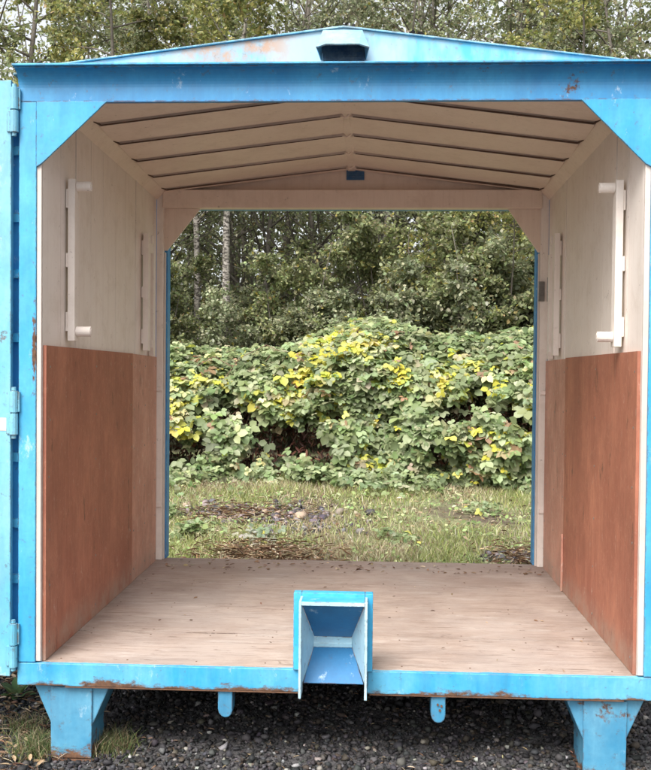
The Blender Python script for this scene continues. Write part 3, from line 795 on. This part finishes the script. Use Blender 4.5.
parts = [litter(rng, 60, (-1.1, 1.1), (.05, 1.9), .022, DRY[1:4], z0=.0015, lift=.004, width=.6), litter(rng, 110, (-1.1, 1.1), (1.72, 1.98), .035, DRY, z0=.0015, lift=.01, width=.6)]
V, Fq, C = join(parts)
tag(fast_mesh('floor_crumbs', V, Fq, m_litter, C), 'bits of dead leaf and bark scattered on the plywood floor', 'leaf litter', kind='stuff')
# moss and litter along the roof
def roof_litter():
    rng = np.random.default_rng(61); n = 5200
    x = np.concatenate([rng.uniform(.0, 1.2, n // 2), rng.uniform(-1.2, 1.2, n // 2)]); n = len(x)
    y = np.where(rng.random(n) < .5, rng.uniform(.03, .25, n), rng.uniform(.03, 2.1, n))
    keep = np.array([noise.noise((a * 4, b * 2, 5)) for a, b in zip(x, y)]) + .25 > rng.random(n) * .6; x, y = x[keep], y[keep]; n = len(x)
    a = rng.uniform(0, 6.28, n); D = np.stack([np.cos(a), np.sin(a), rng.normal(0.15, .3, n)], 1)
    z = ZE + SL * (W - np.abs(x)) + .041 + rng.uniform(0, .012, n)
    return leaves(np.stack([x, y, z], 1), D, np.tile([0, 0, 1.], (n, 1)) + rng.normal(0, .4, (n, 3)), rng.uniform(.012, .035, n), pick(rng, [(.06, .05, .05), (.12, .09, .08), (.22, .18, .16), (.05, .07, .03), (.30, .27, .25)], n, .2))
V, Fq, C = roof_litter()
tag(fast_mesh('roof_litter', V, Fq, m_litter, C), 'dark moss and leaf litter lying on the container roof', 'leaf litter', kind='stuff')

# ------------------------------------------------------------------ bramble thicket
YEL = [(.60, .56, .08), (.68, .64, .16), (.48, .50, .10), (.62, .60, .30)]
GRN = [(.25, .31, .14), (.33, .39, .20), (.18, .24, .10), (.40, .45, .26), (.29, .35, .18)]
def compound(rng, P, Nn, size, col, D=None):
    """trifoliate bramble leaves"""
    n = len(P); Nn = norm(Nn); r = rng.normal(0, 1, (n, 3)) if D is None else D; D = norm(np.cross(Nn, np.cross(r, Nn)))
    S = np.cross(D, Nn); parts = []
    for ang, sz in ((0, 1.0), (1.15, .85), (-1.15, .85)):
        d = D * math.cos(ang) + S * math.sin(ang)
        nn = Nn + rng.normal(0, .22, (n, 3)); d = d - Nn * rng.uniform(0, .35, (n, 1))
        parts.append(leaves(P + d * size[:, None] * .12, d, nn, size * sz, col * (1 + rng.normal(0, .07, (n, 1))), 1.22))
    return join(parts)
def mound_top(x):
    return 1.50 + .24 * np.exp(-((x + .2) / .8) ** 2) + .26 * np.exp(-((x - 2.3) / .8) ** 2) - .10 * np.exp(-((x - 1.1) / .5) ** 2) + .12 * np.sin(x * 1.9 + .5) - .22 * np.exp(-((x + 2.6) / 1.1) ** 2)
def build_brambles():
    rng = np.random.default_rng(71)
    ycen, zb = 9.15, GZ + .12
    def surf(x, t):
        """t 0..1 from the front foot over the top to the back"""
        H = mound_top(x) - zb; a = t * math.pi * .86
        bul = np.array([noise.noise((p * 1.1, q * 4, 2.2)) * .38 + noise.noise((p * 2.7, q * 9, 7.2)) * .20 for p, q in zip(x, t)])
        ry = 1.55 + bul * 1.15; rz_ = H * (1 + bul * .16)
        y = ycen - ry * np.cos(a) * (1 + .12 * np.sin(x * 1.3)); z = zb + rz_ * np.sin(a) ** .88
        nv = np.stack([bul * .3, -np.cos(a), np.sin(a) * .9 + .1], 1)
        return np.stack([x, y, z], 1), norm(nv)
    parts = []
    n = 66000
    x = rng.uniform(-6.5, 6.5, n); t = rng.uniform(0.02, .78, n) ** 1.0
    P, Nn = surf(x, t)
    # hollows where the canes show
    hol = .40 * vnoise(P, 1.5, 4.0) + .75 * vnoise(P, 3.3, 2.0) + .05
    for (cx_, cz, rx, rzz, w) in ((-1.85, .30, .22, .18, .6), (-1.45, .12, .38, .17, .6), (-.85, .30, .34, .22, .6), (-.35, .05, .34, .15, .6), (1.05, .66, .24, .18, .65), (1.45, .92, .24, .14, .55), (.55, .95, .18, .12, .45), (1.9, .6, .18, .2, .45), (-2.0, .75, .14, .14, .4), (.45, .62, .14, .12, .35), (1.85, .2, .3, .12, .5)):
        hol -= w * np.exp(-(((P[:, 0] - cx_) / rx) ** 2 + ((P[:, 2] - cz) / rzz) ** 2))
    low = np.clip((0.95 - P[:, 2]) / 1.2, 0, 1)
    hol = np.clip(hol, -1, .12)
    keep = hol + .10 - low * .12 > -.20 + rng.random(n) * .10
    P, Nn, x = P[keep], Nn[keep], x[keep]; n = len(P)
    P = P - Nn * (rng.random((n, 1)) ** 1.6 * .38) + rng.normal(0, .03, (n, 3))
    tone = vnoise(P, 2.2, 11.0)
    yl = np.zeros(n)
    for (cx_, cz, rx, rzz, w) in ((-.22, 1.45, .42, .22, .8), (-.55, 1.15, .22, .25, .6), (-.89, .78, .32, .30, .62), (1.0, 1.12, .62, .18, .75), (.9, .9, .4, .2, .45), (-2.3, .5, .25, .5, .7), (-2.0, 1.0, .3, .2, .3),
                                  (1.02, .05, .5, .16, .5), (.05, .0, .3, .12, .5), (1.95, .85, .3, .3, .5), (.3, .5, .15, .12, .6), (-.3, .55, .12, .12, .5), (1.5, .3, .3, .15, .4), (-1.3, .1, .3, .15, .4)):
        yl += w * np.exp(-(((P[:, 0] - cx_) / rx) ** 2 + ((P[:, 2] - cz) / rzz) ** 2))
    yl = yl * np.clip(.75 + 2.2 * vnoise(P, 3.6, 8.0), 0, 1.5)
    isy = rng.random(n) < np.clip(yl, .018, .85)
    c = pick(rng, GRN, n, .16) * (1 + .35 * tone[:, None])
    c[isy] = pick(rng, YEL, isy.sum(), .12)
    pk = (~isy) & (rng.random(n) < .03 + .25 * np.clip(yl, 0, .5)); c[pk] = pick(rng, [(.50, .46, .30), (.42, .26, .16), (.46, .40, .24)], pk.sum(), .12)
    nn = Nn * .55 + np.array([0, -.25, .75]) + rng.normal(0, .38, (n, 3))
    Dn = np.array([0, -.6, -.7]) + rng.normal(0, .7, (n, 3))
    s = np.exp(rng.normal(math.log(.076), .36, n)).clip(.035, .15)
    parts.append(compound(rng, P, nn, s, np.clip(c, .01, .8), Dn))
    # low trailing leaves in front
    n = 5200; x = rng.uniform(-5, 5, n); y = rng.normal(7.75, .42, n).clip(6.7, 9.0)
    P = np.stack([x, y, gh(x, y) + rng.uniform(.04, .22, n)], 1); k = vnoise(P, 1.2, 31.) > -.05 + .12 * (7.6 - P[:, 1]); P = P[k]; n = len(P)
    parts.append(compound(rng, P, np.array([0, -.4, 1.]) + rng.normal(0, .35, (n, 3)), rng.uniform(.05, .09, n), pick(rng, GRN, n, .18)))
    # dead brown leaves inside
    n = 16000; x = rng.uniform(-6, 6, n); t = rng.uniform(.02, .45, n); P, Nn = surf(x, t); P = P - Nn * rng.uniform(.35, .8, (n, 1))
    parts.append(leaves(P, rng.normal(0, 1, (n, 3)) + np.array([0, 0, -.8]), rng.normal(0, 1, (n, 3)), rng.uniform(.06, .13, n), pick(rng, [(.17, .07, .05), (.24, .11, .075), (.10, .05, .04), (.07, .09, .04)], n, .3), .45))
    V, Fq, C = join(parts)
    # canes
    tb = MB()
    for k in range(340):
        x0 = rng.uniform(-6, 6); y0 = ycen + rng.uniform(-.5, .8); top_ = float(mound_top(np.array([x0]))[0]) * rng.uniform(.55, 1.0)
        dx, dy = rng.normal(0, 1.0), -rng.uniform(.2, .75)
        pts = []
        for i in range(7):
            u = i / 6; pts.append((x0 + dx * u, y0 + dy * u * 1.05, zb - .1 + (top_ - zb) * math.sin(math.pi * (.08 + u * .80)) ** .8 * (1 if u < .6 else 1 - (u - .6) * .8)))
        tb.tube(pts, [.006, .006, .0055, .005, .0045, .004, .003], 4, cap=False)
    nv = len(V); V = np.concatenate([V, np.array(tb.v)]); F2 = np.array(tb.f) + nv
    mi = np.concatenate([np.zeros(len(Fq)), np.ones(len(F2))]); C = np.concatenate([C, np.tile([.2, .1, .07], (len(F2), 1))])
    o = fast_mesh('bramble_thicket', V, np.concatenate([Fq, F2]), [m_leaf, m_cane], C, mi=mi)
    tag(o, 'dense bramble thicket with green and yellow leaves behind the grass', 'brambles', kind='stuff')
build_brambles()
# young bramble plants in the grass
for i, (x, y, n, sz, lab) in enumerate(((-1.45, 4.7, 70, .07, 'low bramble seedling clump with a yellow leaf left in the grass beside the rear opening'), (-.85, 4.55, 34, .06, 'pale-leaved bramble seedling by the brown stalks in the grass'),
                          (.35, 4.7, 26, .06, 'small bramble seedling near the middle of the grass'), (-1.9, 5.6, 60, .07, 'bramble seedling clump beyond the left jamb below the thicket'), (1.25, 6.0, 34, .06, 'small bramble seedling at the right below the thicket'))):
    rng = np.random.default_rng(80 + i); P = np.stack([rng.normal(0, .10, n), rng.normal(0, .09, n), rng.uniform(.03, .13, n)], 1)
    c = pick(rng, GRN if i != 1 else [(.42, .42, .34), (.25, .32, .2)], n, .15); c[:2] = YEL[1]
    V, Fq, C = compound(rng, P, np.array([0, -.2, 1.]) + rng.normal(0, .3, (n, 3)), rng.uniform(.7, 1.1, n) * sz, c)
    tag(fast_mesh('bramble_seedling', V, Fq, m_leaf, C, loc=(x, y, float(gh(x, y)))), lab, 'bramble plant', 'bramble seedlings in the grass')

# ------------------------------------------------------------------ trees and shrubs
TREEG = [(.22, .25, .11), (.28, .31, .14), (.35, .37, .18), (.18, .21, .10), (.31, .31, .19)]
GREYG = [(.27, .30, .17), (.22, .25, .14), (.35, .37, .23), (.18, .20, .11), (.42, .43, .29)]
YELG = [(.33, .33, .11), (.26, .28, .10), (.42, .39, .15), (.20, .23, .09)]
def grow(seed, height, nl, ns, nt, npl, leaf, pal, r0=.07, lean=.15, limb0=.25, spread=.38, up=.45, stems=1, droop=.0, leafd=.10):
    """a tree: tapered stem(s), limbs, branchlets, leaf sprays. returns wood MB, leaf arrays; base at the origin"""
    rng = np.random.default_rng(seed); wood = MB(); LP, LD = [], []
    for st in range(stems):
        a0 = rng.uniform(0, 6.28); hh = height * rng.uniform(.75, 1) if stems > 1 else height
        base = np.array([rng.normal(0, .15), rng.normal(0, .15), -.05]) if stems > 1 else np.array([0, 0, -.05])
        ln = lean * (2.2 if stems > 1 else 1); tp = []; K = 9; ph = rng.uniform(0, 6.28)
        for i in range(K):
            u = i / (K - 1); tp.append(base + np.array([math.cos(a0) * ln * hh * u ** 1.3 + .03 * hh * math.sin(u * 5 + ph) * u, math.sin(a0) * ln * hh * u ** 1.3 + .02 * hh * math.cos(u * 6 + ph) * u, hh * u]))
        tp = np.array(tp); rad = [r0 * (1 - .85 * i / (K - 1)) for i in range(K)]
        wood.tube([tuple(p) for p in tp], rad, 7)
        for l in range(nl):
            u = limb0 + (1 - limb0) * (l + rng.random()) / nl; u = min(u, .985); f = u * (K - 1); i = int(f); p = tp[i] + (tp[min(i + 1, K - 1)] - tp[i]) * (f - i)
            a = rng.uniform(0, 6.28); ll = hh * spread * (1 - .62 * u) * rng.uniform(.6, 1.15); e = rng.uniform(.5, 1.3) * up
            d = np.array([math.cos(a), math.sin(a), e]); d /= np.linalg.norm(d); side = np.cross(d, [0, 0, 1]); q = [p]
            for j in range(1, 5): q.append(q[-1] + (d + np.array([0, 0, .10 - droop * j]) + rng.normal(0, .14, 3)) * ll / 4)
            q = np.array(q); r = r0 * .42 * (1 - .6 * u); wood.tube([tuple(v) for v in q], [r, r * .8, r * .6, r * .4, r * .2], 5, cap=False)
            for s in range(ns):
                v = .25 + .75 * (s + rng.random()) / ns; g = v * 4; j = min(int(g), 3); b = q[j] + (q[j + 1] - q[j]) * (g - j)
                bd = d * .6 + rng.normal(0, .62, 3); bd[2] *= .7; bd /= np.linalg.norm(bd); bl = ll * .42 * rng.uniform(.5, 1.1)
                e1 = b + bd * bl * .5 + rng.normal(0, .03, 3); e2 = e1 + (bd + rng.normal(0, .2, 3)) * bl * .5
                wood.tube([tuple(b), tuple(e1), tuple(e2)], [r * .28, r * .2, r * .08], 3, cap=False)
                for t in range(nt):
                    w = rng.random(); c0 = b + (e2 - b) * w; td = bd * .5 + rng.normal(0, .7, 3); td[2] = td[2] * .5 - droop; td /= np.linalg.norm(td)
                    tl = rng.uniform(.10, .30); k = np.linspace(0.1, 1, npl)[:, None]
                    LP.append(c0 + td * tl * k + rng.normal(0, .025, (npl, 3))); LD.append(td * .7 + rng.normal(0, .55, (npl, 3)) + np.array([0, 0, -.15]))
    P = np.concatenate(LP); D = np.concatenate(LD); n = len(P)
    Nn = np.tile([0, 0, 1.], (n, 1)) + rng.normal(0, .55, (n, 3))
    tone = vnoise(P, .9, seed * 3.1)
    c = pick(rng, pal, n, .2) * (1 + .45 * tone[:, None]); ye = rng.random(n) < .035; c[ye] = pick(rng, [(.42, .36, .09), (.35, .26, .12)], ye.sum(), .15)
    return wood, leaves(P, D, Nn, rng.uniform(.6, 1.15, n) * leaf, np.clip(c, .01, .7), 1.05)
def make_tree(kind, seed, barkm, **kw):
    wood, (V, Fq, C) = grow(seed, **kw)
    r = empty(kind, (0, 0, 0))
    t = wood.build('trunk' if 'tree' in kind else 'stem', barkm, r, loc=(0, 0, 0), smooth=True, recalc=False)
    f = fast_mesh('crown' if 'tree' in kind else 'foliage', V, Fq, m_leaf, C, parent=r)
    return r
def place(proto, x, y, rz_, s, label, cat, group, first, yaw_only=True):
    if first: o, kids = proto, list(proto.children)
    else:
        o = proto.copy(); COL.objects.link(o)
        for ch in list(proto.children):
            c = ch.copy(); COL.objects.link(c); c.parent = o
    o.location = (x, y, float(gh(x, y))); o.rotation_euler = (0, 0, rz_); o.scale = (s, s, s)
    tag(o, label, cat, group); return o
protos = {
 'birch': make_tree('alder_tree', 101, m_bark_pale, height=8.5, nl=24, ns=7, nt=5, npl=9, leaf=.085, pal=YELG, r0=.088, limb0=.46, spread=.30, lean=.05),
 'tall': make_tree('tall_tree', 102, m_bark, height=10.5, nl=32, ns=8, nt=6, npl=10, leaf=.082, pal=TREEG, r0=.12, limb0=.15, spread=.30, lean=.06),
 'tall2': make_tree('tall_tree', 103, m_bark, height=9.5, nl=30, ns=8, nt=6, npl=10, leaf=.075, pal=GREYG, r0=.09, limb0=.12, spread=.36, lean=.10),
 'olive': make_tree('young_tree', 104, m_bark, height=8.0, nl=28, ns=7, nt=6, npl=10, leaf=.078, pal=YELG, r0=.07, limb0=.10, spread=.34, lean=.12, droop=.08),
 'sparse': make_tree('bare_tree', 105, m_bark, height=9.5, nl=32, ns=9, nt=3, npl=6, leaf=.065, pal=GREYG, r0=.07, limb0=.15, spread=.40, lean=.10, up=.9),
 'shrub': make_tree('shrub', 106, m_bark, height=3.4, nl=10, ns=7, nt=6, npl=9, leaf=.082, pal=GREYG, r0=.028, limb0=.12, spread=.34, lean=.14, stems=6),
 'shrub2': make_tree('shrub', 107, m_bark, height=4.4, nl=11, ns=7, nt=6, npl=9, leaf=.08, pal=TREEG, r0=.03, limb0=.15, spread=.30, lean=.12, stems=5, droop=.05),
}
used = set()
def put(key, x, y, s, label, cat, group, rz_=None):
    rr = random.Random(hash((round(x * 100), round(y * 100))) & 0xffff)
    place(protos[key], x, y, rr.uniform(0, 6.28) if rz_ is None else rz_, s, label, cat, group, key not in used); used.add(key)
GT, GS = 'trees in the wood behind the container', 'shrubs at the edge of the wood'
put('birch', -2.30, 12.0, 1.0, 'pale-barked tree with the brightest trunk, seen left of centre through the opening', 'tree', GT, 0.0)
put('birch', -2.98, 13.1, .95, 'pale-barked tree with a greyer trunk just left of the brightest trunk', 'tree', GT, 2.2)
LEAFY, GREY, THIN, BARE = 'leafy tree', 'grey-green tree', 'thin yellowish tree', 'bare-branched tree'
for (k, x, y, s, lab) in (
    ('tall', -6.2, 14.0, 1.0, LEAFY + ' above the open door, nearest tree at the left edge of the view'), ('olive', -4.6, 13.2, 1.1, THIN + ' rising above the left end of the container roof, the nearer of two'),
    ('tall2', -3.9, 15.5, 1.0, GREY + ' above the left slope of the roof, left of the rust-stained gable'), ('olive', -5.6, 16.2, 1.2, THIN + ' above the left end of the roof, the farther of two'),
    ('sparse', -2.0, 14.6, 1.0, BARE + ' above the rust-stained stretch of the gable'), ('tall', -2.9, 17.0, 1.0, LEAFY + ' behind the pale trunks, above the rust-stained gable'),
    ('sparse', -.9, 15.5, 1.05, BARE + ' standing right above the vent hood'), ('tall2', .2, 14.2, .95, GREY + ' just right of the vent hood, in the middle of the opening'),
    ('sparse', .9, 16.0, 1.0, BARE + ' above the gable a little right of the vent hood'), ('tall', .6, 18.5, 1.0, LEAFY + ' far back, just right of the vent hood'),
    ('tall2', 2.2, 15.0, 1.0, GREY + ' above the middle of the right roof slope, in front of a bare one'), ('sparse', 2.4, 17.2, 1.1, BARE + ' above the middle of the right roof slope, behind a leafy one'),
    ('olive', 3.3, 13.6, 1.0, THIN + ' above the right roof slope, nearest tree there'), ('tall', 4.1, 16.5, 1.05, LEAFY + ' behind the yellowish one above the right roof slope'),
    ('tall2', 5.3, 14.4, 1.0, GREY + ' above the right end of the roof at the edge of the view'), ('tall', 7.2, 15.8, 1.1, LEAFY + ' at the right edge, mostly outside the view'),
    ('tall2', -7.8, 16.5, 1.1, GREY + ' at the very left edge behind the open door'), ('olive', 1.6, 12.9, .8, THIN + ' right of centre through the opening, just behind the shrubs'),
    ('tall2', -1.3, 18.5, 1.05, GREY + ' far back behind the vent hood'), ('sparse', -4.9, 18.0, 1.1, BARE + ' far back above the left roof slope'), ('sparse', 4.6, 18.8, 1.1, BARE + ' far back above the right roof slope')):
    put(k, x, y, s, lab, 'tree', GT)
S1, S2 = 'grey-green many-stemmed shrub', 'taller arching green shrub'
for (k, x, y, s, lab) in (
    ('shrub', -4.4, 11.2, .9, S1 + ' hidden mostly behind the left wall of the container'), ('shrub2', -3.5, 11.6, .8, S2 + ' half behind the left rear jamb'),
    ('shrub', -1.7, 11.6, .75, S1 + ' just right of the brightest pale trunk above the brambles'), ('shrub2', -1.0, 12.2, .9, S2 + ' left of centre, between two grey-green shrubs'),
    ('shrub', -.1, 11.5, .8, S1 + ' behind the highest crest of the brambles'), ('shrub2', .5, 12.6, 1.0, S2 + ' near the middle, behind the grey-green ones'),
    ('shrub', 1.2, 11.4, .95, S1 + ' right of centre behind the yellow patch of the brambles'), ('shrub2', 2.0, 11.5, 1.0, S2 + ' near the right rear gusset, before the jamb'),
    ('shrub', 2.9, 11.3, 1.0, S1 + ' half behind the right rear jamb'), ('shrub2', 3.6, 12.2, 1.0, S2 + ' hidden mostly behind the right wall'),
    ('shrub', 4.6, 11.4, 1.0, S1 + ' hidden behind the right front post'), ('shrub2', -5.4, 12.0, 1.0, S2 + ' hidden behind the open left door'), ('shrub', -2.6, 13.4, .9, S1 + ' between and behind the two pale trunks')):
    put(k, x, y, s, lab, 'shrub', GS)
# far wood as one mass
def far_wood():
    rng = np.random.default_rng(91); n = 230000
    x = rng.uniform(-17, 17, n); y = rng.uniform(19.5, 27, n); z = rng.random(n) ** 1.1 * 13 - .2
    P = np.stack([x, y, z], 1); d = vnoise(P, .45, 3.) + .6 * vnoise(P, 1.1, 9.)
    keep = d > -.12 + np.clip((z - 6) / 7, 0, 1) * .16 - .05 - np.clip((4.0 - z) / 4, 0, 1) * .6; P = P[keep]; n = len(P)
    A = leaves(P, rng.normal(0, 1, (n, 3)) + np.array([0, 0, -.3]), np.tile([0, -.3, 1.], (n, 1)) + rng.normal(0, .6, (n, 3)), rng.uniform(.09, .19, n), np.clip(pick(rng, TREEG + GREYG, n, .2) * (1 + .5 * vnoise(P, .7, 5.)[:, None]), .01, .6), 1.0)
    tb = MB()
    for k in range(70):
        x0, y0 = rng.uniform(-17, 17), rng.uniform(19.5, 27); a = rng.normal(0, .06, 2); r = rng.uniform(.05, .16)
        tb.tube([(x0 + a[0] * h, y0 + a[1] * h, h - .4) for h in (0, 3, 6, 9, 12)], [r, r * .85, r * .7, r * .5, r * .25], 6, cap=False)
        for b in range(9):
            h = rng.uniform(2, 11); bd = rng.normal(0, 1, 3); bd[2] = abs(bd[2]) * .7; bd = bd / np.linalg.norm(bd) * rng.uniform(1, 2.6)
            s = np.array([x0 + a[0] * h, y0 + a[1] * h, h - .4]); tb.tube([tuple(s), tuple(s + bd * .5), tuple(s + bd + [0, 0, .2])], [r * .3, r * .2, r * .06], 4, cap=False)
    V, Fq, C = A; nv = len(V); F2 = np.array(tb.f) + nv
    o = fast_mesh('distant_wood', np.concatenate([V, np.array(tb.v)]), np.concatenate([Fq, F2]), [m_leaf, m_bark], np.concatenate([C, np.tile([.1, .09, .08], (len(F2), 1))]), mi=np.concatenate([np.zeros(len(Fq)), np.ones(len(F2))]))
    tag(o, 'mass of distant woodland foliage and trunks closing the view', 'woodland', kind='stuff')
far_wood()
for o in bpy.data.objects:
    if '_w' in o: del o['_w']
